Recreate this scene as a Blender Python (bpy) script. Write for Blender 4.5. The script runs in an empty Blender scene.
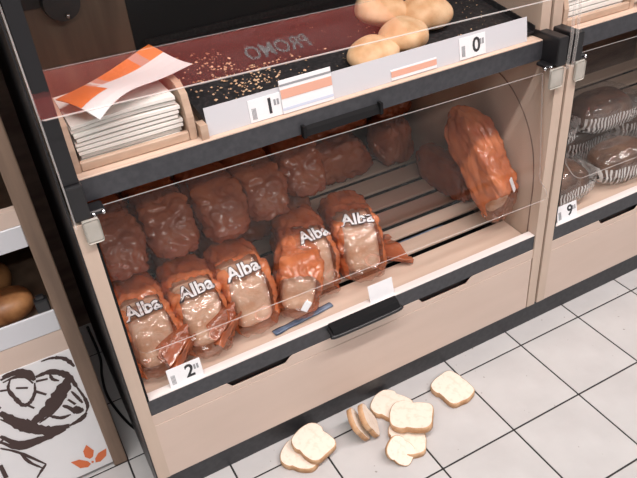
import bpy, bmesh, math, random
from mathutils import Vector, Matrix, noise
from mathutils.bvhtree import BVHTree

R = random.Random(7)
scene = bpy.context.scene
COL = scene.collection

# ------------------------------------------------------------------ camera
W_PX, H_PX, F_PX = 637, 478, 697.42
cam_data = bpy.data.cameras.new('camera')
cam_data.sensor_fit = 'HORIZONTAL'
cam_data.sensor_width = 36.0
cam_data.lens = F_PX / W_PX * 36.0
cam_data.clip_start = 0.02
cam = bpy.data.objects.new('camera', cam_data)
COL.objects.link(cam)
cam.matrix_world = (Matrix.Translation((-1.01195, -0.96422, 1.31219)) @ Matrix.Rotation(-0.4436, 4, 'Z')
                    @ Matrix.Rotation(0.9601, 4, 'X') @ Matrix.Rotation(-0.0953, 4, 'Z'))
scene.camera = cam

# ------------------------------------------------------------------ world, lights, exposure
world = bpy.data.worlds.new('store_ambience')
scene.world = world
world.use_nodes = True
bg = world.node_tree.nodes['Background']
bg.inputs['Color'].default_value = (1.0, 0.95, 0.91, 1)
bg.inputs['Strength'].default_value = 0.11

def tube(name, x, y, z, length, width, power, tilt=0.0):
    l = bpy.data.lights.new(name, 'AREA')
    l.shape = 'RECTANGLE'; l.size = length; l.size_y = width
    l.energy = power; l.color = (1.0, 0.965, 0.93)
    o = bpy.data.objects.new(name, l)
    o.location = (x, y, z); o.rotation_euler = (tilt, 0, 0)
    COL.objects.link(o)
    return o
tube('ceiling_tube_row', -0.4, -0.95, 3.05, 5.0, 0.16, 135)
tube('ceiling_tube_row_aisle', -0.4, -3.2, 3.05, 5.0, 0.16, 90)

scene.view_settings.view_transform = 'Standard'
scene.view_settings.look = 'None'
scene.view_settings.gamma = 1.0
scene.view_settings.use_curve_mapping = False
scene.view_settings.exposure = 0.10

# ------------------------------------------------------------------ materials
MATS = {}
def principled(name, col, rough=0.5, spec=0.5, metal=0.0, coat=0.0):
    m = bpy.data.materials.new(name); m.use_nodes = True
    b = m.node_tree.nodes['Principled BSDF']
    b.inputs['Base Color'].default_value = (*col, 1)
    b.inputs['Roughness'].default_value = rough
    b.inputs['Specular IOR Level'].default_value = spec
    b.inputs['Metallic'].default_value = metal
    b.inputs['Coat Weight'].default_value = coat
    MATS[name] = m
    return m
def nodes_of(m):
    t = m.node_tree
    return t, t.nodes, t.links, t.nodes['Principled BSDF']
def noise_color(m, c1, c2, scale=10, detail=4, stretch=(1, 1, 1), lo=0.35, hi=0.65, bump=0.0, bdist=0.002, coords='Object'):
    t, n, l, b = nodes_of(m)
    tc = n.new('ShaderNodeTexCoord'); mp = n.new('ShaderNodeMapping')
    mp.inputs['Scale'].default_value = stretch
    nz = n.new('ShaderNodeTexNoise'); nz.inputs['Scale'].default_value = scale; nz.inputs['Detail'].default_value = detail
    cr = n.new('ShaderNodeValToRGB')
    cr.color_ramp.elements[0].position = lo; cr.color_ramp.elements[0].color = (*c1, 1)
    cr.color_ramp.elements[1].position = hi; cr.color_ramp.elements[1].color = (*c2, 1)
    l.new(tc.outputs[coords], mp.inputs['Vector']); l.new(mp.outputs[0], nz.inputs['Vector'])
    l.new(nz.outputs['Fac'], cr.inputs['Fac']); l.new(cr.outputs[0], b.inputs['Base Color'])
    if bump:
        bp = n.new('ShaderNodeBump'); bp.inputs['Strength'].default_value = bump; bp.inputs['Distance'].default_value = bdist
        l.new(nz.outputs['Fac'], bp.inputs['Height']); l.new(bp.outputs[0], b.inputs['Normal'])
    return m

noise_color(principled('laminate', (.57, .45, .375), .42), (.60, .475, .405), (.63, .50, .43), 4, 4, (1.2, 4, 6))
noise_color(principled('panel_wood', (.56, .44, .36), .45), (.53, .415, .335), (.585, .46, .375), 4, 4, (6, 5, .8))
noise_color(principled('slat_wood', (.6, .45, .36), .5), (.56, .42, .335), (.63, .49, .40), 4, 4, (1.0, 9, 9))
noise_color(principled('shelf_wood', (.68, .52, .41), .5), (.62, .46, .36), (.72, .56, .45), 5, 5, (1.2, 14, 14))
noise_color(principled('box_wood', (.5, .36, .27), .55), (.46, .32, .235), (.56, .41, .31), 6, 5, (3, 3, 12))
noise_color(principled('brown_wood', (.28, .18, .12), .5), (.17, .112, .08), (.25, .168, .12), 5, 5, (8, 6, .8))
noise_color(principled('dark_wood_back', (.2, .13, .1), .6), (.16, .10, .08), (.24, .16, .125), 5, 5, (2, 8, 8))
noise_color(principled('anthracite', (.04, .042, .05), .45), (.036, .038, .045), (.05, .052, .06), 90, 2)
principled('black_metal', (.012, .012, .014), .4)
principled('black_plastic', (.015, .015, .017), .32)
principled('black_matt', (.010, .010, .011), .8, .15)
principled('lip_white', (.82, .76, .74), .35)
principled('white_rail', (.62, .63, .67), .35)
principled('white_card', (.84, .85, .88), .5)
principled('blue_card', (.60, .66, .80), .45)
principled('ink', (.03, .03, .035), .6)
principled('grey_ink', (.30, .31, .33), .6)
principled('brown_ink', (.06, .035, .032), .7)
principled('orange_ink', (.72, .17, .055), .5)
principled('salmon_ink', (.74, .40, .30), .5)
principled('chrome', (.75, .75, .78), .16, metal=1.0)
noise_color(principled('clamp_grey', (.42, .40, .36), .35), (.38, .36, .32), (.46, .44, .40), 30)
noise_color(principled('poster_white', (.80, .80, .82), .4), (.77, .77, .79), (.83, .83, .85), 6)
principled('paper', (.86, .84, .80), .6)
principled('cable', (.01, .01, .011), .4)
principled('sign_white', (.8, .8, .8), .5)
noise_color(principled('blue_film', (.09, .13, .22), .25), (.06, .09, .16), (.20, .26, .36), 25)
noise_color(principled('tray_black', (.02, .02, .022), .5), (.012, .012, .014), (.045, .043, .045), 160, 3, lo=.45, hi=.75, bump=.3, bdist=.001)
noise_color(principled('crumb_bits', (.55, .36, .22), .8), (.36, .2, .11), (.72, .52, .34), 60)
noise_color(principled('crust', (.42, .20, .085), .65), (.44, .23, .11), (.66, .43, .26), 30, 4, bump=.2)
noise_color(principled('roll_crust', (.66, .42, .22), .6), (.56, .31, .14), (.78, .55, .34), 22, 5, lo=.3, hi=.62, bump=.25, bdist=.003)
noise_color(principled('bun_crust', (.4, .18, .07), .45), (.20, .08, .03), (.42, .20, .08), 25, 4)
noise_color(principled('rye_crust', (.2, .1, .06), .5), (.085, .04, .025), (.21, .105, .06), 25, 4)

# soft crumb of the slices: fine pores
m = noise_color(principled('bread_crumb', (.8, .66, .53), .85, .2), (.76, .62, .51), (.84, .73, .63), 60, 6, lo=.3, hi=.5, bump=.35, bdist=.0015)

# floor: grid of tiles with dark joints (used below and beyond the built tiles)
m = principled('floor_far', (.6, .6, .6), .3)
t, n, l, b = nodes_of(m)
tc = n.new('ShaderNodeTexCoord'); br = n.new('ShaderNodeTexBrick')
br.offset = 0.0; br.squash = 1.0
br.inputs['Scale'].default_value = 1.0
br.inputs['Brick Width'].default_value = .2; br.inputs['Row Height'].default_value = .2
br.inputs['Mortar Size'].default_value = .0016; br.inputs['Mortar Smooth'].default_value = 0
br.inputs['Color1'].default_value = (.60, .59, .59, 1); br.inputs['Color2'].default_value = (.57, .56, .56, 1)
br.inputs['Mortar'].default_value = (.03, .028, .028, 1)
l.new(tc.outputs['Object'], br.inputs['Vector']); l.new(br.outputs['Color'], b.inputs['Base Color'])
principled('grout', (.022, .02, .02), .8)

m = noise_color(principled('tile_glaze', (.6, .59, .59), .24), (.50, .485, .485), (.56, .548, .548), 9, 6, lo=.35, hi=.7)
t, n, l, b = nodes_of(m)                                   # a few dark specks in the glaze
base = [k for k in b.inputs['Base Color'].links][0].from_socket
tc = n.new('ShaderNodeTexCoord')
oi = n.new('ShaderNodeObjectInfo')
ad = n.new('ShaderNodeVectorMath'); ad.operation = 'ADD'
vo = n.new('ShaderNodeTexNoise'); vo.inputs['Scale'].default_value = 75; vo.inputs['Detail'].default_value = 1
rp = n.new('ShaderNodeValToRGB')
rp.color_ramp.elements[0].position = .76; rp.color_ramp.elements[0].color = (1, 1, 1, 1)
rp.color_ramp.elements[1].position = .79; rp.color_ramp.elements[1].color = (.55, .52, .5, 1)
mx = n.new('ShaderNodeMix'); mx.data_type = 'RGBA'; mx.blend_type = 'MULTIPLY'; mx.inputs[0].default_value = 1
l.new(tc.outputs['Object'], ad.inputs[0]); l.new(oi.outputs['Location'], ad.inputs[1])
l.new(ad.outputs[0], vo.inputs['Vector'])
l.new(vo.outputs['Fac'], rp.inputs['Fac']); l.new(base, mx.inputs[6]); l.new(rp.outputs[0], mx.inputs[7])
l.new(mx.outputs[2], b.inputs['Base Color'])

def schlick(n, l, f0=.045):
    """reflectance of a clear sheet, the same from both of its sides"""
    g = n.new('ShaderNodeNewGeometry')
    d = n.new('ShaderNodeVectorMath'); d.operation = 'DOT_PRODUCT'
    l.new(g.outputs['Incoming'], d.inputs[0]); l.new(g.outputs['Normal'], d.inputs[1])
    a = n.new('ShaderNodeMath'); a.operation = 'ABSOLUTE'; l.new(d.outputs['Value'], a.inputs[0])
    s = n.new('ShaderNodeMath'); s.operation = 'SUBTRACT'; s.inputs[0].default_value = 1; l.new(a.outputs[0], s.inputs[1])
    p = n.new('ShaderNodeMath'); p.operation = 'POWER'; l.new(s.outputs[0], p.inputs[0]); p.inputs[1].default_value = 5
    k = n.new('ShaderNodeMath'); k.operation = 'MULTIPLY_ADD'; l.new(p.outputs[0], k.inputs[0])
    k.inputs[1].default_value = 1 - f0; k.inputs[2].default_value = f0
    return k.outputs[0]
def clear_sheet(name, tint, rough, f0):
    m = bpy.data.materials.new(name); m.use_nodes = True
    t = m.node_tree; n = t.nodes; l = t.links; n.clear()
    out = n.new('ShaderNodeOutputMaterial'); mix = n.new('ShaderNodeMixShader')
    tr = n.new('ShaderNodeBsdfTransparent'); tr.inputs[0].default_value = (*tint, 1)
    gl = n.new('ShaderNodeBsdfGlossy'); gl.inputs['Roughness'].default_value = rough
    l.new(schlick(n, l, f0), mix.inputs[0]); l.new(tr.outputs[0], mix.inputs[1]); l.new(gl.outputs[0], mix.inputs[2])
    l.new(mix.outputs[0], out.inputs['Surface'])
    MATS[name] = m
    return m
clear_sheet('acrylic', (.965, .962, .960), .008, .022)
m = bpy.data.materials.new('acrylic_edge'); m.use_nodes = True; MATS['acrylic_edge'] = m  # pale mix standing in for light caught by sheet edges
t, n, l, b = nodes_of(m)
b.inputs['Base Color'].default_value = (.78, .74, .72, 1); b.inputs['Roughness'].default_value = .2
out = n['Material Output']; mix = n.new('ShaderNodeMixShader'); tr = n.new('ShaderNodeBsdfTransparent'); mix.inputs[0].default_value = .45
l.new(tr.outputs[0], mix.inputs[1]); l.new(b.outputs[0], mix.inputs[2]); l.new(mix.outputs[0], out.inputs['Surface'])

def edge_like(src, name, alpha):
    m = MATS[src].copy(); m.name = name; MATS[name] = m
    [k for k in m.node_tree.nodes if k.type == 'MIX_SHADER'][0].inputs[0].default_value = alpha
edge_like('acrylic_edge', 'acrylic_fold', .22)  # fainter copy, a painted light line along the fold
edge_like('acrylic_edge', 'strip_clear', .22)

def film_material(name, c1, c2, win, stripes=None):
    """printed bread bag: orange print, a clear window (win = half width, y limit), crinkled gloss"""
    m = principled(name, c1, .22, .6)
    t, n, l, b = nodes_of(m)
    tc = n.new('ShaderNodeTexCoord')
    nz = n.new('ShaderNodeTexNoise'); nz.inputs['Scale'].default_value = 14; nz.inputs['Detail'].default_value = 3
    l.new(tc.outputs['Object'], nz.inputs['Vector'])
    cr = n.new('ShaderNodeValToRGB')
    cr.color_ramp.elements[0].position = .35; cr.color_ramp.elements[0].color = (*c1, 1)
    cr.color_ramp.elements[1].position = .66; cr.color_ramp.elements[1].color = (*c2, 1)
    l.new(nz.outputs['Fac'], cr.inputs['Fac']); l.new(cr.outputs[0], b.inputs['Base Color'])
    # crinkles
    wv = n.new('ShaderNodeTexNoise'); wv.inputs['Scale'].default_value = 20; wv.inputs['Detail'].default_value = 1.5; wv.inputs['Distortion'].default_value = 1.2
    l.new(tc.outputs['Object'], wv.inputs['Vector'])
    bp = n.new('ShaderNodeBump'); bp.inputs['Strength'].default_value = .8; bp.inputs['Distance'].default_value = .008
    s1 = n.new('ShaderNodeMath'); s1.operation = 'SUBTRACT'; s1.inputs[1].default_value = .5; l.new(wv.outputs['Fac'], s1.inputs[0])
    s2 = n.new('ShaderNodeMath'); s2.operation = 'ABSOLUTE'; l.new(s1.outputs[0], s2.inputs[0])     # sharp folds
    l.new(s2.outputs[0], bp.inputs['Height']); l.new(bp.outputs[0], b.inputs['Normal'])
    # window mask
    sp = n.new('ShaderNodeSeparateXYZ'); l.new(tc.outputs['Object'], sp.inputs[0])
    def math_(op, a, c=None):
        k = n.new('ShaderNodeMath'); k.operation = op
        for i, v in ((0, a), (1, c)):
            if v is None: continue
            if isinstance(v, (int, float)): k.inputs[i].default_value = v
            else: l.new(v, k.inputs[i])
        return k.outputs[0]
    wob = math_('MULTIPLY', math_('SUBTRACT', nz.outputs['Fac'], .5), .05)
    ax = math_('ADD', math_('ABSOLUTE', sp.outputs['X']), wob)
    inx = math_('LESS_THAN', ax, win[0])
    iny = math_('LESS_THAN', math_('ADD', sp.outputs['Y'], wob), win[1])
    clear = math_('MULTIPLY', inx, iny)
    alpha = math_('SUBTRACT', .84, math_('MULTIPLY', clear, .66))
    if stripes:
        wt = n.new('ShaderNodeTexWave'); wt.wave_type = 'BANDS'; wt.bands_direction = 'X'; wt.inputs['Scale'].default_value = stripes
        wt.inputs['Distortion'].default_value = .6
        l.new(tc.outputs['Object'], wt.inputs['Vector'])
        on = math_('GREATER_THAN', wt.outputs['Fac'], .55)
        zone = math_('MULTIPLY', math_('LESS_THAN', sp.outputs['Y'], win[1]), math_('GREATER_THAN', sp.outputs['Z'], .012))
        zone = math_('MULTIPLY', zone, math_('LESS_THAN', sp.outputs['Z'], .052))
        on = math_('MULTIPLY', on, zone)
        alpha = math_('ADD', .05, math_('MULTIPLY', on, .75))
        b.inputs['Base Color'].default_value = (.75, .72, .7, 1)
        for k in list(b.inputs['Base Color'].links): l.remove(k)
    out = n['Material Output']; mix = n.new('ShaderNodeMixShader'); tr = n.new('ShaderNodeBsdfTransparent')
    gl = n.new('ShaderNodeBsdfGlossy'); gl.inputs['Roughness'].default_value = .12; l.new(bp.outputs[0], gl.inputs['Normal'])
    gm = n.new('ShaderNodeMixShader'); gm.inputs[0].default_value = .12
    l.new(tr.outputs[0], gm.inputs[1]); l.new(gl.outputs[0], gm.inputs[2])
    l.new(alpha, mix.inputs[0]); l.new(gm.outputs[0], mix.inputs[1]); l.new(b.outputs[0], mix.inputs[2])
    l.new(mix.outputs[0], out.inputs['Surface'])
    return m
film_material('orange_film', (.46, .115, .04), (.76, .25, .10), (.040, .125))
film_material('orange_film_shade', (.31, .075, .032), (.48, .145, .062), (.02, -1))  # windowless film, shade of the rear pile put into its darker colour
film_material('orange_film_low', (.48, .12, .042), (.76, .25, .10), (.05, .055))
film_material('striped_film', (.5, .4, .35), (.5, .4, .35), (.05, .2), stripes=38)

m = noise_color(principled('loaf', (.7, .48, .33), .8), (.70, .44, .28), (.86, .68, .52), 16, 4, lo=.35, hi=.6)
t, n, l, b = nodes_of(m)
tc = n.new('ShaderNodeTexCoord'); wv = n.new('ShaderNodeTexWave'); wv.bands_direction = 'Y'; wv.inputs['Scale'].default_value = 20
bp = n.new('ShaderNodeBump'); bp.inputs['Strength'].default_value = .5; bp.inputs['Distance'].default_value = .003
l.new(tc.outputs['Object'], wv.inputs['Vector']); l.new(wv.outputs['Fac'], bp.inputs['Height']); l.new(bp.outputs[0], b.inputs['Normal'])

# top paper bag: white with two orange bands and a faded middle
m = principled('printed_paper', (.85, .84, .84), .5)
t, n, l, b = nodes_of(m)
uv = n.new('ShaderNodeUVMap'); sp = n.new('ShaderNodeSeparateXYZ'); l.new(uv.outputs[0], sp.inputs[0])
rv = n.new('ShaderNodeValToRGB'); rv.color_ramp.interpolation = 'CONSTANT'
e = rv.color_ramp.elements; e[0].position = 0; e[0].color = (0, 0, 0, 1); e[1].position = .66; e[1].color = (1, 1, 1, 1)
l.new(sp.outputs['Y'], rv.inputs[0])
ru = n.new('ShaderNodeValToRGB'); ru.color_ramp.interpolation = 'CONSTANT'
e = ru.color_ramp.elements; e[0].position = 0; e[0].color = (.78, .20, .045, 1); e[1].position = .27; e[1].color = (.72, .42, .34, 1)
for p_, c_ in ((.30, (.82, .72, .68)), (.33, (.66, .33, .25)), (.40, (.80, .21, .05)), (.74, (.62, .32, .26)), (.84, (.84, .24, .06))):
    q = e.new(p_); q.color = (*c_, 1)
l.new(sp.outputs['X'], ru.inputs[0])
mx = n.new('ShaderNodeMix'); mx.data_type = 'RGBA'; mx.inputs[6].default_value = (.83, .82, .83, 1)
th_ = n.new('ShaderNodeMath'); th_.operation = 'LESS_THAN'; l.new(sp.outputs['X'], th_.inputs[0]); th_.inputs[1].default_value = .27
v2 = n.new('ShaderNodeMath'); v2.operation = 'MULTIPLY_ADD'; l.new(th_.outputs[0], v2.inputs[0]); v2.inputs[1].default_value = .28; l.new(sp.outputs['Y'], v2.inputs[2])
l.new(v2.outputs[0], rv.inputs[0]); l.new(rv.outputs[0], mx.inputs[0]); l.new(ru.outputs[0], mx.inputs[7]); l.new(mx.outputs[2], b.inputs['Base Color'])

# backlit red aisle sign
m = principled('sign_red', (.5, .03, .02), .4)
t, n, l, b = nodes_of(m)
b.inputs['Emission Color'].default_value = (1.0, .085, .055, 1); b.inputs['Emission Strength'].default_value = 2.3
m = principled('sign_letter', (.8, .8, .8), .4)
t, n, l, b = nodes_of(m)
b.inputs['Emission Color'].default_value = (1.0, .9, .9, 1); b.inputs['Emission Strength'].default_value = 2.4

# ------------------------------------------------------------------ helpers
def box(bm, x0, x1, y0, y1, z0, z1, bevel=0.0, seg=2):
    vs = [bm.verts.new((x, y, z)) for x in (x0, x1) for y in (y0, y1) for z in (z0, z1)]
    fs = [bm.faces.new([vs[i] for i in q]) for q in ((0, 1, 3, 2), (4, 6, 7, 5), (0, 4, 5, 1), (2, 3, 7, 6), (0, 2, 6, 4), (1, 5, 7, 3))]
    if bevel:
        es = list({e for f in fs for e in f.edges})
        bmesh.ops.bevel(bm, geom=es, offset=bevel, segments=seg, affect='EDGES', profile=.5)
    return vs
def prism(bm, pts, axis, a, b_):
    """polygon pts in the plane across `axis`, extruded from a to b_"""
    def mk(p, c):
        return (c, p[0], p[1]) if axis == 'X' else ((p[0], c, p[1]) if axis == 'Y' else (p[0], p[1], c))
    A = [bm.verts.new(mk(p, a)) for p in pts]; Bv = [bm.verts.new(mk(p, b_)) for p in pts]
    bm.faces.new(A); bm.faces.new(Bv[::-1])
    for i in range(len(pts)):
        j = (i + 1) % len(pts)
        bm.faces.new([A[j], A[i], Bv[i], Bv[j]])
def tube_mesh(bm, pts, r, seg=8):
    rings = []
    pts = [Vector(p) for p in pts]
    for i, p in enumerate(pts):
        d = (pts[min(i + 1, len(pts) - 1)] - pts[max(i - 1, 0)]).normalized()
        u = d.cross(Vector((.13, .2, 1))).normalized()
        v = d.cross(u)
        rings.append([bm.verts.new(p + (u * math.cos(k * 2 * math.pi / seg) + v * math.sin(k * 2 * math.pi / seg)) * r) for k in range(seg)])
    for a, c in zip(rings, rings[1:]):
        for k in range(seg):
            bm.faces.new([a[k], a[(k + 1) % seg], c[(k + 1) % seg], c[k]])
    bm.faces.new(rings[0][::-1]); bm.faces.new(rings[-1])
def catmull(pts, n=6):
    out = []
    P = [Vector(p) for p in pts]; P = [2 * P[0] - P[1]] + P + [2 * P[-1] - P[-2]]
    for i in range(1, len(P) - 2):
        for k in range(n):
            s = k / n
            out.append(.5 * ((2 * P[i]) + (-P[i - 1] + P[i + 1]) * s + (2 * P[i - 1] - 5 * P[i] + 4 * P[i + 1] - P[i + 2]) * s * s + (-P[i - 1] + 3 * P[i] - 3 * P[i + 1] + P[i + 2]) * s ** 3))
    out.append(P[-2])
    return out
def mesh_of(bm, name, mats, smooth=False, shift=None):
    if shift is not None:
        bmesh.ops.translate(bm, verts=bm.verts, vec=shift)
    bmesh.ops.recalc_face_normals(bm, faces=bm.faces)
    me = bpy.data.meshes.new(name); bm.to_mesh(me); bm.free()
    for mm in (mats if isinstance(mats, (list, tuple)) else [mats]): me.materials.append(MATS[mm])
    if smooth: me.polygons.foreach_set('use_smooth', [True] * len(me.polygons))
    return me
def link(name, me, parent=None):
    o = bpy.data.objects.new(name, me); COL.objects.link(o)
    if parent: o.parent = parent
    return o
def part(name, bm, mat, root, parent=None, smooth=False):
    """a part built in world coordinates under a thing whose Empty is not rotated"""
    me = mesh_of(bm, name, mat, smooth, -Vector(root.location))
    return link(name, me, parent or root)
def tag(o, label, cat, group=None):
    o['label'] = label; o['category'] = cat
    if group: o['group'] = group
    return o
def thing(name, loc, label, cat, group=None):
    o = link(name, None); o.location = loc; o.empty_display_size = .05
    return tag(o, label, cat, group)
def single(name, bm, mat, loc, label, cat, group=None, smooth=False):
    """a thing that is one mesh, built in world coordinates, origin at loc"""
    me = mesh_of(bm, name, mat, smooth, -Vector(loc))
    o = link(name, me); o.location = loc
    return tag(o, label, cat, group)
def structure(o):
    o['kind'] = 'structure'; return o
def copy_tree(o, parent=None):
    c = o.copy(); COL.objects.link(c); c.parent = parent
    for ch in [k for k in bpy.data.objects if k.parent == o]:
        copy_tree(ch, c)
    return c
def text_bm(s, size, bold=0.0, shear=0.0):
    """flat lettering as a bmesh in the XY plane, centred"""
    cu = bpy.data.curves.new('letters', 'FONT'); cu.body = s; cu.size = size; cu.align_x = 'CENTER'; cu.align_y = 'CENTER'
    cu.offset = bold; cu.shear = shear; cu.resolution_u = 3; cu.extrude = 0
    o = bpy.data.objects.new('letters', cu); COL.objects.link(o)
    bpy.context.view_layer.update()
    me = bpy.data.meshes.new_from_object(o.evaluated_get(bpy.context.evaluated_depsgraph_get()))
    bpy.data.objects.remove(o); bpy.data.curves.remove(cu)
    bm = bmesh.new(); bm.from_mesh(me); bpy.data.meshes.remove(me)
    return bm
def flip_up(bm, mat4):
    bmesh.ops.transform(bm, matrix=mat4, verts=bm.verts)

# ------------------------------------------------------------------ key sizes
XL, XR, TH = -0.9586, 0.0605, 0.025
IL, IR = XL + TH, XR - TH
YK, YF = 0.060, 0.030
YB = 0.665

# ------------------------------------------------------------------ the setting
bm = bmesh.new(); box(bm, -4, 4, -4, 3, -.06, -.004)
floor = structure(link('floor', mesh_of(bm, 'floor', 'floor_far')))
bm = bmesh.new(); box(bm, -1.75, 1.25, -1.05, .85, -.003, -.0012)
link('grout_bed', mesh_of(bm, 'grout_bed', 'grout'), floor)
bm = bmesh.new(); g = .0021
box(bm, g, .2 - g, g, .2 - g, -.003, 0, .0006, 1)
tile_me = mesh_of(bm, 'tile', 'tile_glaze')
for i in range(-8, 6):
    for j in range(-5, 4):
        o = link('tile', tile_me, floor)
        o.location = (i * .2, j * .2, R.uniform(-.0002, .0002))
bm = bmesh.new(); box(bm, -4, 4, .74, .80, -.06, 3.2)
structure(link('wall_back', mesh_of(bm, 'wall_back', 'dark_wood_back')))

# ------------------------------------------------------------------ the display cabinet
def tilt(x, k): return -k * (x + .45)

def pane(profile, x0, x1, th, corner, k, fold=-1, nx=28):
    """clear sheet from a (y,z) profile, with rounded lower corners; perimeter faces use material 1"""
    bm = bmesh.new()
    P = [Vector((0, *p)) for p in profile]
    N = []
    for i in range(len(P)):
        d = (P[min(i + 1, len(P) - 1)] - P[max(i - 1, 0)]).normalized()
        N.append(Vector((0, d.z, -d.y)))
    L = [0]
    for a, c in zip(P, P[1:]): L.append(L[-1] + (c - a).length)
    front, back = [], []
    for i, p in enumerate(P):
        rem = L[-1] - L[i]
        ins = 0
        if rem < corner: ins = corner - math.sqrt(max(0, corner ** 2 - (corner - rem) ** 2))
        rf, rb = [], []
        for c in range(nx + 1):
            x = x0 + ins + (x1 - x0 - 2 * ins) * c / nx
            q = Vector((x, p.y, p.z + tilt(x, k)))
            rf.append(bm.verts.new(q + N[i] * th / 2)); rb.append(bm.verts.new(q - N[i] * th / 2))
        front.append(rf); back.append(rb)
    n = len(P)
    for i in range(n - 1):
        for c in range(nx):
            ff = bm.faces.new([front[i][c], front[i][c + 1], front[i + 1][c + 1], front[i + 1][c]])
            if i == fold: ff.material_index = 2
            if i == n - 2: ff.material_index = 1  # last front strip painted pale as the bright line of the rim
            bm.faces.new([back[i][c], back[i + 1][c], back[i + 1][c + 1], back[i][c + 1]])
    def edge(a, b_, c, d):
        f = bm.faces.new([a, b_, c, d]); f.material_index = 1
    for i in range(n - 1):
        edge(front[i][0], front[i + 1][0], back[i + 1][0], back[i][0])
        edge(front[i][nx], back[i][nx], back[i + 1][nx], front[i + 1][nx])
    for c in range(nx):
        edge(front[0][c], back[0][c], back[0][c + 1], front[0][c + 1])
        edge(front[n - 1][c], front[n - 1][c + 1], back[n - 1][c + 1], back[n - 1][c])
    return bm

cab = thing('bread_display_cabinet', (XL, YF, 0),
            'pale wooden bread cabinet with clear flaps holding the orange toast bags', 'display cabinet')

def side_panel(x0, x1):
    bm = bmesh.new()
    prism(bm, [(YF, .092), (YF - .004, .735), (.085, .742), (.092, 1.24), (YB, 1.24), (YB, .092)], 'X', x0, x1)
    return part('side_panel', bm, 'panel_wood', cab)
panels = [side_panel(XL, IL), side_panel(IR, XR)]
bm = bmesh.new(); prism(bm, [(YF + .0005, .0), (YF - .003, .735), (YF + .03, 1.24), (YB, 1.24), (YB, .0)], 'X', XL - .003, XL - .0002)
outer_dark_sheet = part('outer_dark_sheet', bm, 'black_metal', cab)  # thin black sheet added to darken the gap beside the rack
# curved groove in the inner faces of the panels
arc = [(.058, .305), (.057, .378), (.056, .447), (.064, .515), (.080, .563), (.105, .606), (.139, .643), (.177, .668), (.225, .686)]
arc = catmull([(0, *p) for p in arc], 4)
for px, pn in ((IL + .0005, panels[0]), (IR - .0005, panels[1])):
    bm = bmesh.new()
    for a, c in zip(arc, arc[1:]):
        d = (c - a).normalized(); nn = Vector((0, -d.z, d.y)) * .0013
        q = [a + nn, c + nn, c - nn, a - nn]
        for s in (-.0007, .0007): pass
        A = [bm.verts.new((px - .0007, v.y, v.z)) for v in q]; Bv = [bm.verts.new((px + .0007, v.y, v.z)) for v in q]
        bm.faces.new(A); bm.faces.new(Bv[::-1])
        for i in range(4): bm.faces.new([A[i], Bv[i], Bv[(i + 1) % 4], A[(i + 1) % 4]])
    part('curved_groove', bm, 'dark_wood_back', cab, pn)

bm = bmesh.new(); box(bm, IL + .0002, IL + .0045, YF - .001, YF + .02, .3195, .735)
part('edge_dark_strip', bm, 'black_matt', cab)  # black strip standing in for the dark gap at the panel edge
bm = bmesh.new(); box(bm, XL, XR + .008, YK, YK + .02, 0, .092)
part('kick_plate', bm, 'anthracite', cab)
bm = bmesh.new(); box(bm, IL, IR, YF + .03, YB - .02, .07, .09)
part('bottom_board', bm, 'laminate', cab)
bm = bmesh.new(); box(bm, IL, IR, YB - .015, YB, .07, 1.24)
part('back_panel', bm, 'dark_wood_back', cab)

# drawer front with two scooped finger notches in its upper rail
zt = .2768; nd = .016
def notch(a, b_): return [(a, zt), (a + .012, zt - nd), (b_ - .018, zt - nd), (b_, zt)]
top = [(IL, zt)] + notch(-.775, -.625) + notch(-.303, -.150) + [(IR, zt)]
bm = bmesh.new(); prism(bm, top + [(IR, .2490), (IL, .2490)], 'Y', YF + .001, YF + .004)
part('upper_rail', bm, 'laminate', cab)
bm = bmesh.new(); box(bm, IL, IR - .004, YF, YF + .018, .093, .2482)
dr = part('drawer_front', bm, 'laminate', cab)
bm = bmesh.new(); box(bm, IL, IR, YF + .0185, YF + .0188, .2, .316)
part('notch_shade_sheet', bm, 'black_metal', cab)  # black sheet standing in for the shaded hollow behind the notches
# front lip: dark face strip with the white top
bm = bmesh.new(); box(bm, IL + .001, IR - .001, YF + .002, YF + .010, zt, .3165)
lip = part('lip_face', bm, 'anthracite', cab)
bm = bmesh.new(); box(bm, IL + .001, IR - .001, YF + .002, YF + .0225, .3165, .3185)
part('lip_top', bm, 'lip_white', cab)
bm = bmesh.new(); box(bm, IL + .002, IR - .002, YF + .019, YF + .0225, .29, .3165)
part('lip_back', bm, 'slat_wood', cab)
# pull handle on the lip: dark cup with a glossy bar along its lower edge
bm = bmesh.new()
hx0, hx1 = -.535, -.368
prism(bm, [(YF + .002, .319), (YF - .014, .314), (YF - .024, .300), (YF - .020, .298), (YF - .010, .308), (YF + .002, .311)], 'X', hx0, hx1)
hd = part('pull_handle', bm, 'black_matt', cab)
bm = bmesh.new()
tube_mesh(bm, catmull([(hx0, YF + .003, .304), (hx0, YF - .014, .300), (hx0 + .010, YF - .0225, .2985), (hx1 - .010, YF - .0225, .2985), (hx1, YF - .014, .300), (hx1, YF + .003, .304)], 5), .0048, 8)
part('handle_bar', bm, 'black_plastic', cab, hd, True)

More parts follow.
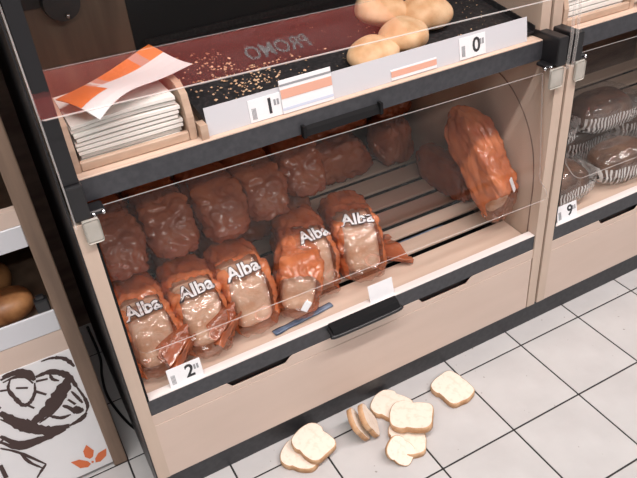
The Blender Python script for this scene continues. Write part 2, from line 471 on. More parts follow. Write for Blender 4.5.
# slatted bed
def slat_z(y): return .300 + .05 * (y - .06)
gaps = [.149, .213, .272, .345, .417, .497, .575]
edges = [.056] + gaps + [.645]
for a, c in zip(edges, edges[1:]):
    bm = bmesh.new()
    y0, y1 = a + (.0085 if a > .06 else 0), c - .0085
    box(bm, IL + .002, IR - .002, y0, y1, 0, .007, .0015, 1)
    for v in bm.verts: v.co.z += slat_z(v.co.y) - .007
    part('slat', bm, 'slat_wood', cab)
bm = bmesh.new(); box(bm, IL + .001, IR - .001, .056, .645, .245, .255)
part('bed_board', bm, 'black_matt', cab)  # board made black so the gaps between the slats look shaded
for x in (-.9, -.45, .0):
    bm = bmesh.new(); box(bm, x - .012, x + .012, .056, .645, .256, .2915)
    part('bed_runner', bm, 'black_matt', cab)

# upper shelf
bm = bmesh.new(); box(bm, IL, IR, .0715, YB - .016, .772, .789, .001, 1)
sh = part('upper_shelf', bm, 'shelf_wood', cab)
bm = bmesh.new(); box(bm, IL, IR, .070, .0712, .747, .7865); box(bm, IL, IR, .0712, .105, .747, .752)
part('shelf_trim', bm, 'anthracite', cab)
bm = bmesh.new(); box(bm, IL, IR, .108, .128, .745, .7715)
part('shelf_batten', bm, 'brown_wood', cab)
bm = bmesh.new()                                   # finger pull under the trim
prism(bm, [(.0695, .762), (.064, .756), (.060, .745), (.062, .744), (.0695, .748)], 'X', -.535, -.367)
for x in (-.535, -.373): box(bm, x, x + .006, .058, .0695, .743, .766)
part('shelf_pull', bm, 'black_matt', cab)
# black hinge blocks, screws and pale edge strips at both ends
for x0, x1, s in ((XL + .004, IL + .006, 1), (IR - .004, XR - .004, -1)):
    bm = bmesh.new(); box(bm, x0, x1, YF - .006, .13, .742, .803, .003, 2)
    hb = part('hinge_block', bm, 'black_metal', cab)
    for k in (0, 1):
        bm = bmesh.new()
        cx = (IL + .010 + k * .016) if s > 0 else (IR - .010 - k * .016)
        bmesh.ops.create_uvsphere(bm, u_segments=10, v_segments=6, radius=.0042, matrix=Matrix.Translation((cx, YF + .004, .742)))
        part('screw', bm, 'chrome', cab, hb, True)
bm = bmesh.new(); box(bm, IL, IL + .03, YF + .006, .068, .738, .746, .002, 1)
part('hinge_arm', bm, 'black_metal', cab)
bm = bmesh.new(); box(bm, IR - .02, IR, YF + .006, .068, .738, .746, .002, 1)
part('hinge_arm', bm, 'black_metal', cab)
for x, dx in ((XL + .002, 0), (XR - .0045, 0)):
    bm = bmesh.new()
    pr_ = [(YF - .012, .735), (YF - .014, .80), (YF - .008, .90), (YF + .012, 1.02), (YF + .04, 1.15)]
    prism(bm, pr_ + [(y + .006, z) for y, z in pr_[::-1]], 'X', x, x + .0025)
    part('edge_strip', bm, 'strip_clear', cab)
bm = bmesh.new(); prism(bm, [(YF + .002, .804), (.24, .804), (.24, 1.235), (YF + .03, 1.235)], 'X', XL + .006, IL + .004)
end_post = part('end_cheek', bm, 'black_metal', cab)
# top of the upper bin
bm = bmesh.new(); box(bm, XL, XR, .105, YB, 1.24, 1.262)
part('top_board', bm, 'laminate', cab)
bm = bmesh.new(); box(bm, XL, XR, .100, .1045, 1.215, 1.265)
part('top_trim', bm, 'anthracite', cab)
# dark inner back of the upper bin: wooden board behind the paper box, black sheet standing for the unlit depth behind the tray
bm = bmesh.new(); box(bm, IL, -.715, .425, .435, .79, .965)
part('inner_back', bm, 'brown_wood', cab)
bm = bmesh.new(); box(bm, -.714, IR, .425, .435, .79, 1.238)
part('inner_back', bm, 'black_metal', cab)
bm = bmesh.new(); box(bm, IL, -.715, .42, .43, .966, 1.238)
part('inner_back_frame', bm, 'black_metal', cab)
bm = bmesh.new()
bmesh.ops.create_cone(bm, cap_ends=True, segments=28, radius1=.036, radius2=.033, depth=.02, matrix=Matrix.Translation((-.833, .409, .972)) @ Matrix.Rotation(math.pi / 2, 4, 'X'))
kn = part('round_knob', bm, 'black_plastic', cab)
bm = bmesh.new(); bmesh.ops.create_uvsphere(bm, u_segments=10, v_segments=6, radius=.005, matrix=Matrix.Translation((-.829, .396, .948)))
part('knob_screw', bm, 'chrome', cab, kn, True)
# white price rail along the upper shelf, leaning back
bm = bmesh.new()
prism(bm, [(.083, .7895), (.0845, .7895), (.0915, .838), (.090, .838)], 'X', -.700, .000)
part('price_rail', bm, 'white_rail', cab)
bm = bmesh.new()
box(bm, -.715, -.702, .076, .10, .7895, .815)
part('rail_stop', bm, 'box_wood', cab)

# clear flaps
low = [(.058, .731), (.0305, .4855), (.0295, .4842)] + [(.0295 - .0365 * k, .4842 - .0277 * k) for k in (.35, .55, .7, .8, .88, .94, .98, 1)]
fl = part('lower_flap', pane(low, -.925, .028, .004, .022, .02, 1), ['acrylic', 'acrylic_edge', 'acrylic_fold'], cab)
for x0, x1 in ((-.946, -.919), (.012, .047)):
    bm = bmesh.new(); box(bm, x0, x1, .0195, .0225, .700, .742, .004, 2)
    box(bm, x0 + .001, x1 - .001, .0225, .0255, .7365, .742)
    part('hinge_clamp', bm, 'clamp_grey', cab, fl)
up = [(.100, 1.205), (.0615, .9585), (.0600, .9570)] + [(.060 - .040 * k, .957 - .0558 * k) for k in (.35, .6, .75, .85, .92, .97, 1)]
part('upper_flap', pane(up, -.955, .054, .004, .006, .03, 1), ['acrylic', 'acrylic_edge', 'acrylic_fold'], cab)

# second cabinet on the right: a copy standing next to it
cab2 = copy_tree(cab)
cab2.location = (XR + .008, YF, 0)
tag(cab2, 'neighbouring pale cabinet on the right filled with dark bread in striped bags', 'display cabinet')
for ch in [k for k in bpy.data.objects if k.parent == cab2 and k.name.split('.')[0] in ('end_cheek', 'outer_dark_sheet', 'inner_back_frame', 'round_knob', 'rail_stop')]:
    for g_ in [k for k in bpy.data.objects if k.parent == ch]: bpy.data.objects.remove(g_)
    bpy.data.objects.remove(ch)
DX2 = XR + .008 - XL

# ------------------------------------------------------------------ rack on the left
LX0, LX1, LY = -1.75, -1.000, .205
rk = thing('bakery_rack', (-1.4, LY, 0), 'wooden bakery rack with a white poster panel of bread drawings at its foot', 'rack')
bm = bmesh.new(); box(bm, LX1 - .031, LX1, LY - .006, YB, 0, 1.6, .003, 2)
part('side_panel', bm, 'brown_wood', rk)
bm = bmesh.new(); box(bm, LX0, LX0 + .03, LY - .006, YB, 0, 1.6, .003, 2)
part('side_panel', bm, 'brown_wood', rk)
ia, ib = LX0 + .03, LX1 - .031
bm = bmesh.new(); box(bm, ia, ib, LY, LY + .018, .012, .368)
pp = part('poster_panel', bm, 'poster_white', rk)
bm = bmesh.new(); box(bm, ia, ib, LY + .02, LY + .03, 0, .05)
part('kick_plate', bm, 'anthracite', rk)
bm = bmesh.new(); box(bm, ia, ib, LY + .002, LY + .02, .3685, .421)
part('front_board', bm, 'laminate', rk)
for z0, z1 in ((.4215, .472), (.622, .668), (.86, .905)):
    bm = bmesh.new(); box(bm, ia, ib, LY + .001, LY + .006, z0, z1, .0015, 1)
    part('price_rail', bm, 'white_rail', rk)
    bm = bmesh.new(); box(bm, ia, ib, LY + .007, YB - .02, z0, z0 + .018)
    part('shelf', bm, 'brown_wood', rk)
bm = bmesh.new(); box(bm, ia, ib, LY + .002, LY + .02, .669, .70)
part('front_board', bm, 'laminate', rk)
bm = bmesh.new(); box(bm, ia, ib, YB - .018, YB, 0, 1.6)
part('back_panel', bm, 'dark_wood_back', rk)
bm = bmesh.new(); box(bm, LX0, LX1, LY - .006, YB, 1.601, 1.62)
part('top_board', bm, 'brown_wood', rk)
# bread drawing: brown ink strokes as flat print on the poster
STROKES = [(3, [(-1.088, 0.365), (-1.069, 0.364), (-1.05, 0.353), (-1.034, 0.328)]), (4, [(-1.06, 0.364), (-1.043, 0.346), (-1.034, 0.321)]), (7, [(-1.163, 0.362), (-1.139, 0.362), (-1.119, 0.35), (-1.112, 0.326)]), (3, [(-1.166, 0.35), (-1.144, 0.352), (-1.126, 0.343), (-1.117, 0.32)]), (6, [(-1.108, 0.333), (-1.081, 0.332), (-1.059, 0.315), (-1.049, 0.294), (-1.044, 0.267)]), (3, [(-1.044, 0.267), (-1.038, 0.231), (-1.038, 0.205), (-1.047, 0.187)]), (12, [(-1.194, 0.281), (-1.175, 0.239), (-1.152, 0.206), (-1.125, 0.182), (-1.086, 0.172)]), (5, [(-1.086, 0.172), (-1.06, 0.177), (-1.045, 0.188)]), (3, [(-1.199, 0.264), (-1.174, 0.222), (-1.145, 0.186), (-1.108, 0.169)]), (13, [(-1.149, 0.22), (-1.107, 0.242), (-1.072, 0.274), (-1.05, 0.3)]), (3, [(-1.137, 0.213), (-1.101, 0.228), (-1.067, 0.258)]), (4, [(-1.152, 0.351), (-1.162, 0.329), (-1.157, 0.297), (-1.15, 0.276), (-1.137, 0.276), (-1.122, 0.294), (-1.114, 0.32)]), (3, [(-1.149, 0.325), (-1.129, 0.314)]), (3, [(-1.155, 0.36), (-1.168, 0.358)]), (3, [(-1.119, 0.298), (-1.103, 0.279)]), (3, [(-1.111, 0.322), (-1.089, 0.317)]), (3, [(-1.145, 0.275), (-1.134, 0.257)]), (3, [(-1.177, 0.333), (-1.163, 0.328)]), (3, [(-1.082, 0.33), (-1.081, 0.312), (-1.071, 0.301)]), (8, [(-1.063, 0.218), (-1.058, 0.202), (-1.048, 0.203)]), (4, [(-1.083, 0.234), (-1.072, 0.219), (-1.066, 0.199)]), (4, [(-1.114, 0.221), (-1.095, 0.203), (-1.075, 0.201)]), (8, [(-1.213, 0.221), (-1.187, 0.179), (-1.144, 0.167), (-1.095, 0.167)]), (4, [(-1.218, 0.206), (-1.191, 0.168), (-1.153, 0.16)]), (3, [(-1.223, 0.19), (-1.195, 0.156), (-1.159, 0.093)]), (3, [(-1.159, 0.093), (-1.17, 0.083), (-1.187, 0.065)]), (4, [(-1.238, 0.145), (-1.239, 0.103)]), (3, [(-1.195, 0.156), (-1.186, 0.119), (-1.169, 0.087)]), (3, [(-1.156, 0.237), (-1.143, 0.21)]), (3, [(-1.057, 0.262), (-1.05, 0.238), (-1.045, 0.219)]), (3, [(-1.069, 0.244), (-1.059, 0.223)]),
           (7, [(-1.36, .33), (-1.29, .355), (-1.22, .33), (-1.19, .29)]), (5, [(-1.40, .25), (-1.34, .20), (-1.27, .18), (-1.21, .21)]), (3, [(-1.38, .29), (-1.31, .27), (-1.25, .30)]), (4, [(-1.33, .24), (-1.29, .29), (-1.24, .32)])]
bm = bmesh.new(); dz = 0
for w, pts in STROKES:
    w *= .0023
    pts = [Vector((x, 0, z)) for x, z in pts]
    if len(pts) > 2: pts = catmull(pts, 6)
    n_ = len(pts); prev = None
    dz += .000006
    for i, p in enumerate(pts):
        d = (pts[min(i + 1, n_ - 1)] - pts[max(i - 1, 0)]).normalized(); nn = Vector((-d.z, 0, d.x))
        ww = w * .5 * (.35 + .65 * math.sin(math.pi * min(1, max(0, (i + .5) / n_)))) * R.uniform(.8, 1.25)
        a, c = p + nn * ww, p - nn * ww
        cur = (bm.verts.new((a.x, LY - .0006 - dz, a.z)), bm.verts.new((c.x, LY - .0006 - dz, c.z)))
        if prev: bm.faces.new([prev[0], prev[1], cur[1], cur[0]])
        prev = cur
part('bread_drawing', bm, 'brown_ink', rk, pp)
bm = bmesh.new()
for pts in ([(-1.07, .098), (-1.060, .072), (-1.066, .055), (-1.074, .052), (-1.082, .064), (-1.081, .083)],
            [(-1.034, .062), (-1.040, .040), (-1.056, .030), (-1.066, .034), (-1.064, .046), (-1.054, .058)],
            [(-1.113, .067), (-1.095, .064), (-1.080, .048), (-1.076, .036), (-1.084, .030), (-1.100, .037)],
            [(-1.0725, .044), (-1.068, .040), (-1.071, .035), (-1.0745, .039)]):
    bm.faces.new([bm.verts.new((x, LY - .0008, z)) for x, z in pts])
part('leaf_logo', bm, 'orange_ink', rk, pp)

# ------------------------------------------------------------------ rounded lumps: rolls, buns, bags
def rounded_block(hx, hy, hz, power, cuts, amp=0.0, freq=20.0, seed=0.0, warp=None, crease=0.0):
    bm = bmesh.new(); bmesh.ops.create_cube(bm, size=2)
    bmesh.ops.subdivide_edges(bm, edges=bm.edges[:], cuts=cuts, use_grid_fill=True)
    for v in bm.verts:
        c = v.co
        s = (abs(c.x) ** power + abs(c.y) ** power + abs(c.z) ** power) ** (1 / power)
        c /= s
        c.x *= hx; c.y *= hy; c.z *= hz
        if warp: warp(c)
    if amp or crease:
        bm.normal_update()
        nrm = {v: v.normal.copy() for v in bm.verts}
        for v in bm.verts:
            p = v.co * freq + Vector((seed * 3.1, seed * 1.7, seed))
            d = noise.noise(p) * amp
            if crease:
                r_ = 1 - abs(noise.noise(p * 1.9 + Vector((9, 3, 1))))
                d -= crease * max(0, r_ - .72) / .28
                r_ = 1 - abs(noise.noise(p * 3.3 + Vector((2, 8, 5))))
                d += .5 * crease * max(0, r_ - .8) / .2
            v.co += nrm[v] * d
    return bm

# bread rolls on the black tray
def tray_z(y): return .7975 + .17 * (y - .09)
bm = bmesh.new()
ty0, ty1, tx0, tx1 = .098, .42, -.698, .033
def tray_box(x0, x1, y0, y1, h0, h1):
    for v in box(bm, x0, x1, y0, y1, h0, h1): v.co.z += tray_z(v.co.y)
tray_box(tx0, tx1, ty0, ty1, -.004, 0)
tray_box(tx0, tx0 + .004, ty0, ty1, 0, .012); tray_box(tx1 - .003, tx1, ty0, ty1, 0, .012)
tray_box(tx0 + .0045, tx1 - .0045, ty1 - .004, ty1, 0, .012)
tray_box(tx0 + .05, tx1 - .05, ty1 - .02, ty1 - .006, -.0545, -.0045)
single('baking_tray', bm, 'tray_black', (-.33, .26, .79), 'black crumb-covered tray on the upper shelf under the rolls', 'tray')

for i, (x, y, dz_, sx, sy, sz, rz, lab) in enumerate([
        (-.334, .143, 0, .056, .042, .028, .2, 'pale roll lying nearest the paper stack, against the white price rail'),
        (-.247, .166, .004, .058, .047, .030, .5, 'pale roll in the middle of the four, touching the one at the rail'),
        (-.232, .270, .004, .052, .056, .034, 1.2, 'pale roll at the back of the tray, cut by the top of the photo'),
        (-.152, .225, 0, .058, .048, .034, -.1, 'golden roll furthest right on the black tray')]):
    def wp(c):
        if c.z < 0: c.z *= .75
        c.z *= 1 + .10 * math.cos(c.x * 60)
    bm = rounded_block(sx, sy, sz, 2.3, 12, .004, 26, i + 1.0, wp)
    me = mesh_of(bm, 'bread_roll', 'roll_crust', True)
    o = link('bread_roll', me); o.location = (x, y, tray_z(y) + sz * .75 + dz_); o.rotation_euler = (.17, 0, rz)
    tag(o, lab, 'bread roll', 'rolls on the black tray')

# crumbs: countless flakes of crust
bm = bmesh.new()
def crumb(x, y, s):
    z = tray_z(y)
    a = R.uniform(0, 6.28)
    v = []
    for k in range(4):
        r_ = s * R.uniform(.6, 1.2); v.append(bm.verts.new((x + r_ * math.cos(a + k * 1.57), y + r_ * math.sin(a + k * 1.57), z + .0006 + R.uniform(0, s * .5))))
    t_ = bm.verts.new((x, y, z + .001 + s * R.uniform(.5, 1)))
    for k in range(4): bm.faces.new([v[k], v[(k + 1) % 4], t_])
    bm.faces.new(v[::-1])
for _ in range(430):
    c = R.choice(((-.62, .27, .07), (-.53, .24, .075), (-.58, .20, .06), (-.50, .30, .06)))
    x, y = R.gauss(c[0], c[2] * .75), R.gauss(c[1], c[2] * .6)
    if -.685 < x < 0 and .13 < y < .40 and not (x > -.57 and y > .25): crumb(x, y, R.choice((.0016, .002, .003, .004)))
for _ in range(180):
    crumb(R.uniform(-.40, .01), R.uniform(.115, .36), R.choice((.001, .0014, .002)))
o = single('crumbs', bm, 'crumb_bits', (-.5, .25, .83), 'bread crumbs and crust flakes scattered over the black tray', 'crumbs')
o['kind'] = 'stuff'

# ------------------------------------------------------------------ paper box with paper bags
pb = thing('paper_box', (-.822, .1, .789), 'open wooden box for paper bags at the left end of the shelf', 'box')
bx0, bx1 = -.928, -.719
for x0, x1 in ((bx0, bx0 + .012), (bx1 - .012, bx1)):
    bm = bmesh.new()
    prism(bm, [(.090, .7895), (.088, .83), (.100, .868), (.125, .880), (.265, .880), (.265, .7895)], 'X', x0, x1)
    part('side_board', bm, 'box_wood', pb)
bm = bmesh.new(); box(bm, bx0 + .0125, bx1 - .0125, .0895, .0995, .7895, .806, .002, 1)
part('front_board', bm, 'box_wood', pb)
bm = bmesh.new(); box(bm, bx0 + .0125, bx1 - .0125, .254, .265, .7895, .855)
part('rear_board', bm, 'box_wood', pb)
bm = bmesh.new(); box(bm, bx0 + .0125, bx1 - .0125, .1, .2535, .7895, .7955)
part('floor_board', bm, 'box_wood', pb)

def sheet(x0, x1, y0, y1, zf, th, mat, name, label, group, uvs=False, cat='paper bag'):
    bm = bmesh.new(); nx, ny = 18, 6
    top_, bot = [], []
    for i in range(nx + 1):
        ra, rb = [], []
        for j in range(ny + 1):
            u, v = i / nx, j / ny
            x, y, z = zf(x0 + (x1 - x0) * u, y0 + (y1 - y0) * v, u, v)
            ra.append(bm.verts.new((x, y, z + th))); rb.append(bm.verts.new((x, y, z)))
        top_.append(ra); bot.append(rb)
    uvl = bm.loops.layers.uv.new('UVMap')
    def f(vs, uv):
        fc = bm.faces.new(vs)
        for lp, q in zip(fc.loops, uv): lp[uvl].uv = q
    for i in range(nx):
        for j in range(ny):
            uv = [(i / nx, j / ny), ((i + 1) / nx, j / ny), ((i + 1) / nx, (j + 1) / ny), (i / nx, (j + 1) / ny)]
            f([top_[i][j], top_[i + 1][j], top_[i + 1][j + 1], top_[i][j + 1]], uv)
            f([bot[i][j], bot[i][j + 1], bot[i + 1][j + 1], bot[i + 1][j]], [uv[0], uv[3], uv[2], uv[1]])
    for i in range(nx):
        f([bot[i][0], bot[i + 1][0], top_[i + 1][0], top_[i][0]], [(i / nx, 0)] * 4)
        f([bot[i + 1][ny], bot[i][ny], top_[i][ny], top_[i + 1][ny]], [(i / nx, 1)] * 4)
    for j in range(ny):
        f([bot[0][j + 1], bot[0][j], top_[0][j], top_[0][j + 1]], [(0, j / ny)] * 4)
        f([bot[nx][j], bot[nx][j + 1], top_[nx][j + 1], top_[nx][j]], [(1, j / ny)] * 4)
    return single(name, bm, mat, ((x0 + x1) / 2, y0, .8), label, cat, group)
N_P = 9
ordn = ['lowest', 'second lowest', 'third from the bottom', 'fourth from the bottom', 'middle', 'fourth from the top', 'third from the top', 'second from the top', 'topmost']
for k in range(N_P):
    ph = R.uniform(0, 6); am = R.uniform(.0003, .0007)
    base = .796 + k * .0076
    def zf(x, y, u, v, ph=ph, am=am, base=base, k=k):
        z = base + am * math.sin(u * 5 + ph) + .0035 * (k / N_P) * math.sin(u * 3.1) + (.004 * k / N_P) * u
        return x, y, z
    sheet(-.912 + R.uniform(-.001, .004), -.735 + R.uniform(-.006, .001), .104 + R.uniform(-.002, .004), .245, zf, .0052, 'paper', 'paper_bag',
          'folded white paper bag in the wooden box, %s of the plain stack' % ordn[k], 'plain paper bags in the wooden box')
def zt_(x, y, u, v):
    A, Bc, Cc, D = Vector((-.872, .050)), Vector((-.684, .160)), Vector((-.720, .285)), Vector((-.914, .172))
    p = (A * (1 - u) + Bc * u) * (1 - v) + (D * (1 - u) + Cc * u) * v
    z = .886 + .012 * u + .010 * (1 - v) * (1 - u) * math.sin(u * 6) - .012 * (u - .45) ** 2 + .006 * math.sin(v * 3 + u * 4)
    return p.x, p.y, z
sheet(0, 1, 0, 1, zt_, .0012, 'printed_paper', 'printed_paper_bag', 'white paper bag with orange bands lying askew on the plain stack', None)
o = bpy.data.objects['printed_paper_bag']
# second paper box in the right cabinet
pb2 = copy_tree(pb); pb2.location.x += DX2 + .002
tag(pb2, 'open wooden box with paper in the right cabinet, at the top edge of the photo', 'box')
for k in range(6):
    base = .796 + k * .0105
    def zf(x, y, u, v, base=base, k=k):
        return x, y, base + .004 * (k / 6) * math.sin(u * 3.1)
    sheet(-.911 + DX2, -.737 + DX2, .104 + R.uniform(-.002, .003), .245, zf, .008, 'paper', 'paper_bag',
          'folded white paper bag in the right cabinet, %s of six' % ['lowest', 'second lowest', 'third lowest', 'third highest', 'second highest', 'highest'][k], 'paper bags in the right cabinet')

# ------------------------------------------------------------------ price tickets
RAIL_DIR = Vector((0, .007, .0485)).normalized()
def ticket(x0, w, h, y, z, lean, label, big=None, small=False, mat='white_card', bars=True, stripe=None, rz=0.0, name='price_ticket', th=.0012):
    """card standing at (x0..x0+w), foot at (y,z), leaning back by lean; print as parts"""
    t_ = thing(name, (x0 + w / 2, y, z), label, 'price tag')
    t_.rotation_euler = (-lean, 0, rz)
    bm = bmesh.new(); box(bm, -w / 2, w / 2, 0, th, 0, h, .0003, 1)
    link('card', mesh_of(bm, 'card', mat), t_)
    def put(bm, nm, mt, cx, cz):
        flip_up(bm, Matrix.Translation((cx, -.0004, cz)) @ Matrix.Rotation(math.pi / 2, 4, 'X'))
        link(nm, mesh_of(bm, nm, mt), t_)
    if big:
        put(text_bm(big, h * .95, .0009), 'digit', 'ink', w * .14, h * .5)
        bm = bmesh.new()
        for k in range(2):
            box(bm, w * .27 + k * .006, w * .27 + k * .006 + .004, -.0006, -.0002, h * .50, h * .76)
        link('small_print', mesh_of(bm, 'small_print', 'grey_ink'), t_)
    if bars:
        bm = bmesh.new()
        for k in range(4):
            box(bm, -w * .42 + k * .0022, -w * .42 + k * .0022 + .0012, -.0006, -.0002, h * .12, h * .62)
        link('bar_print', mesh_of(bm, 'bar_print', 'grey_ink'), t_)
    if stripe:
        for nm, a, c, mt in stripe:
            bm = bmesh.new(); box(bm, -w * .5 + .0005, w * .5 - .0005, -.0006, -.0002, h * a, h * c)
            link(nm, mesh_of(bm, nm, mt), t_)
    return t_
ln = math.atan2(.007, .0485)
ticket(-.622, .062, .040, .0818, .7905, ln, 'white price tag reading 1 on the upper shelf rail', '1')
ticket(-.560, .103, .060, .0800, .7905, ln, 'white promotion card with an orange stripe next to the price tag reading 1', None, bars=False,
       stripe=[('salmon_band', .45, .72, 'salmon_ink'), ('blue_band', .10, .18, 'blue_card'), ('grey_band', .82, .88, 'grey_ink')], name='promotion_card')
ticket(-.332, .105, .020, .0818, .7915, ln, 'white card with a salmon stripe behind the rail below the rolls', None, bars=False,
       stripe=[('salmon_band', .30, .85, 'salmon_ink')], name='promotion_card')
ticket(-.172, .064, .042, .0816, .7915, ln, 'white price tag reading 0 at the right of the upper rail', '0')
ticket(-.882, .069, .040, YF + .009, .3188, .25, 'white price tag reading 2 on the lower lip', '2', rz=.0)
ticket(-.425, .062, .040, YF + .009, .3188, .25, 'blank white price tag above the black pull handle', None, bars=False)
ticket(.114, .065, .040, YF + .009, .3188, .25, 'white price tag reading 9 on the right cabinet lip', '9')

# ------------------------------------------------------------------ bread bags
BW, BH, BL = .0585, .070, .132      # half sizes of a bag
def shear_front(c):
    f = max(0, min(1, (BL * .2 - c.y) / (BL * 1.2)))
    h = (c.z + BH) / (2 * BH)
    c.y += .065 * (h ** 1.3) * f
    if c.y > BL * .55:                       # gathered rear end
        k = 1 - .55 * ((c.y - BL * .55) / (BL * .45)) ** 1.5
        c.x *= k; c.z = (c.z + .01) * k - .01
def make_bag_meshes(seed):
    w = rounded_block(BW, BL, BH, 4.2, 30, .007, 15, seed, shear_front, .007)
    bmesh.ops.translate(w, verts=w.verts, vec=(0, BL, BH))
    bvh = BVHTree.FromBMesh(w)
    wm = mesh_of(w, 'wrapper', 'orange_film', True)
    lo = rounded_block(BW * .76, BL * .80, BH * .78, 5, 10, .002, 20, seed + 4, shear_front)
    bmesh.ops.translate(lo, verts=lo.verts, vec=(0, BL, BH * .98))
    lm = mesh_of(lo, 'loaf', 'loaf', True)
    return wm, lm, bvh
VAR = [make_bag_meshes(s) for s in (1.0, 5.3, 9.7)]

def project(bm, bvh, origin, xdir, ydir, lift):
    """wrap flat lettering on to the bag: cast from its own plane towards the bag"""
    xdir = Vector(xdir).normalized(); ydir = Vector(ydir).normalized(); nd_ = xdir.cross(ydir).normalized()
    bad = []
    for v in bm.verts:
        p = Vector(origin) + xdir * v.co.x + ydir * v.co.y + nd_ * .08
        hit, nrm, idx, dist = bvh.ray_cast(p, -nd_, .16)
        if hit is None: bad.append(v); continue
        v.co = hit + nd_ * lift
    if bad: bmesh.ops.delete(bm, geom=bad, context='VERTS')
def emblem_bm(r):
    bm = bmesh.new()
    for rr, wd in ((r, .0016), (r * .78, .0007)):
        n_ = 28; ring = []
        for k in range(n_):
            a = k * 2 * math.pi / n_
            ring.append([bm.verts.new(((rr + s * wd) * math.cos(a) * 1.15, (rr + s * wd) * math.sin(a) * .85, 0)) for s in (-.5, .5)])
        for k in range(n_):
            a, c = ring[k], ring[(k + 1) % n_]
            bm.faces.new([a[0], a[1], c[1], c[0]])
    return bm
LET_VIEW = Vector((0, -.72, .70)).normalized()
def lettering(bvh, size, origin, rot):
    xd = Vector((math.cos(rot), math.sin(rot) * .2, math.sin(rot) * .98))
    yd = LET_VIEW.cross(xd).normalized(); xd = yd.cross(LET_VIEW).normalized()
    res = []
    for nm, bold, lift, mt in (('lettering_outline', .0028, .0014, 'brown_ink'), ('lettering', .0011, .0026, 'white_card')):
        tb = text_bm('Alba', size, bold, .12)
        bmesh.ops.triangulate(tb, faces=tb.faces)
        project(tb, bvh, origin, xd, yd, lift)
        res.append((nm, mesh_of(tb, nm, mt)))
    eb = emblem_bm(.015); project(eb, bvh, Vector(origin) + Vector((.012, -.075, -.065)), xd, yd, .0016)
    res.append(('emblem', mesh_of(eb, 'emblem', 'salmon_ink')))
    return res

def bag(var, loc, rot, label, letters=None, clip=None, tail=False, scale=(1, 1, 1), plain=False, film=None):
    wm, lm, bvh = VAR[var]
    t_ = thing('bread_bag', loc, label, 'bread bag', 'orange bags of toast bread')
    t_.rotation_euler = rot; t_.scale = scale
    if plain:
        wm = wm.copy(); wm.materials[0] = MATS['orange_film_shade']
    if film:
        wm = wm.copy(); wm.materials[0] = MATS[film]
    w = link('wrapper', wm, t_); link('loaf', lm, t_)
    if letters:
        size, org, rt = letters
        for nm, me in lettering(bvh, size, org, rt): link(nm, me, w)
    if clip:
        bm = bmesh.new(); box(bm, -.010, .010, -.002, .002, -.014, .014, .0018, 2)
        o = link('bag_clip', mesh_of(bm, 'bag_clip', 'white_card'), t_); 
        hit, nrm, _, _ = bvh.ray_cast(Vector((clip[0][0], -.1, clip[0][1])), Vector((0, 1, 0))) if len(clip) < 3 else bvh.ray_cast(Vector((*clip[0], .4)), Vector((0, 0, -1)))
        o.location = hit + Vector((0, -.004, .001)); o.rotation_euler = clip[1]
    if tail:
        tl, tr_ = tail
        bm = bmesh.new(); n_ = 20; rings = []
        for k, (yy, wx, wz) in enumerate(((0, .018, .016), (.022, .030, .012), (.05, .042, .010), (.075, .05, .008))):
            rings.append([bm.verts.new((wx * math.cos(a) * (1 + .22 * math.sin(5 * a + k)), yy + .006 * math.sin(3 * a), wz * math.sin(a) + (.008 * math.cos(4 * a) if k else 0))) for a in [i * 2 * math.pi / n_ for i in range(n_)]])
        for a, c in zip(rings, rings[1:]):
            for i in range(n_): bm.faces.new([a[i], a[(i + 1) % n_], c[(i + 1) % n_], c[i]])
        o = link('gathered_end', mesh_of(bm, 'gathered_end', 'orange_film_shade', True), t_); o.location = tl; o.rotation_euler = tr_
    return t_
# front row, left to right
bag(0, (-.873, .064, .304), (0, 0, .04), 'orange toast bag at the far left of the front row, behind the tag reading 2', (.041, (-.002, .092, .132), .04))
bag(1, (-.770, .063, .304), (0, 0, -.03), 'orange toast bag second from the left in the front row', (.041, (.0, .092, .132), .10), tail=((-.040, .050, .075), (-.35, -.2, 1.9)))
bag(2, (-.666, .066, .304), (0, 0, -.06), 'orange toast bag third from the left in the front row', (.041, (-.002, .092, .132), .12), tail=((-.040, .052, .078), (-.35, -.2, 1.8)))
bag(0, (-.500, .096, .306), (0, 0, -.12), 'orange toast bag behind the crumpled bag that has a white clip', (.041, (.012, .092, .132), .10))
bag(1, (-.386, .094, .305), (0, 0, -.20), 'orange toast bag at the right end of the front row, beside the bare slats', (.041, (.0, .092, .132), -.12), tail=((.040, .075, .040), (-.35, .2, -1.3)))
# smaller crumpled bag squeezed in between the third and fourth
bag(2, (-.594, .068, .306), (.10, .22, -.42), 'crumpled orange toast bag squeezed between its neighbours, with a white clip', None, clip=((.018, .060), (-.3, .5, .2)), scale=(.86, .95, .84), film='orange_film_low')
# rear rows, piled up in the shade of the shelf
back = [(-.868, .350, .325), (-.757, .355, .325), (-.647, .350, .325), (-.535, .360, .325), (-.424, .372, .325)]
names = ['far left', 'second from the left', 'middle', 'second from the right', 'far right']
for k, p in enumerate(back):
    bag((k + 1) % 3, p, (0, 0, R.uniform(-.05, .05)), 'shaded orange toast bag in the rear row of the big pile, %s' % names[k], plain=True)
upper = [(-.868, .222, .447), (-.755, .232, .449), (-.640, .224, .447), (-.528, .246, .449), (-.415, .285, .450)]
names = ['far left', 'second from the left', 'middle', 'second from the right', 'far right']
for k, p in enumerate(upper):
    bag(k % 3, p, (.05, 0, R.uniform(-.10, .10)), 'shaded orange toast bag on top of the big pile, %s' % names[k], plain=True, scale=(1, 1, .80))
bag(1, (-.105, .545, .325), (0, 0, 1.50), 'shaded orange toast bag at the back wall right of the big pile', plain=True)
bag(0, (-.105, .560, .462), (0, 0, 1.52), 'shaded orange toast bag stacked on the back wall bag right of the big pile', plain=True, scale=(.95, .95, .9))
bag(2, (.028, .545, .325), (0, 0, 1.54), 'short shaded orange toast bag at the back wall in the right corner', plain=True, scale=(1, .5, 1))
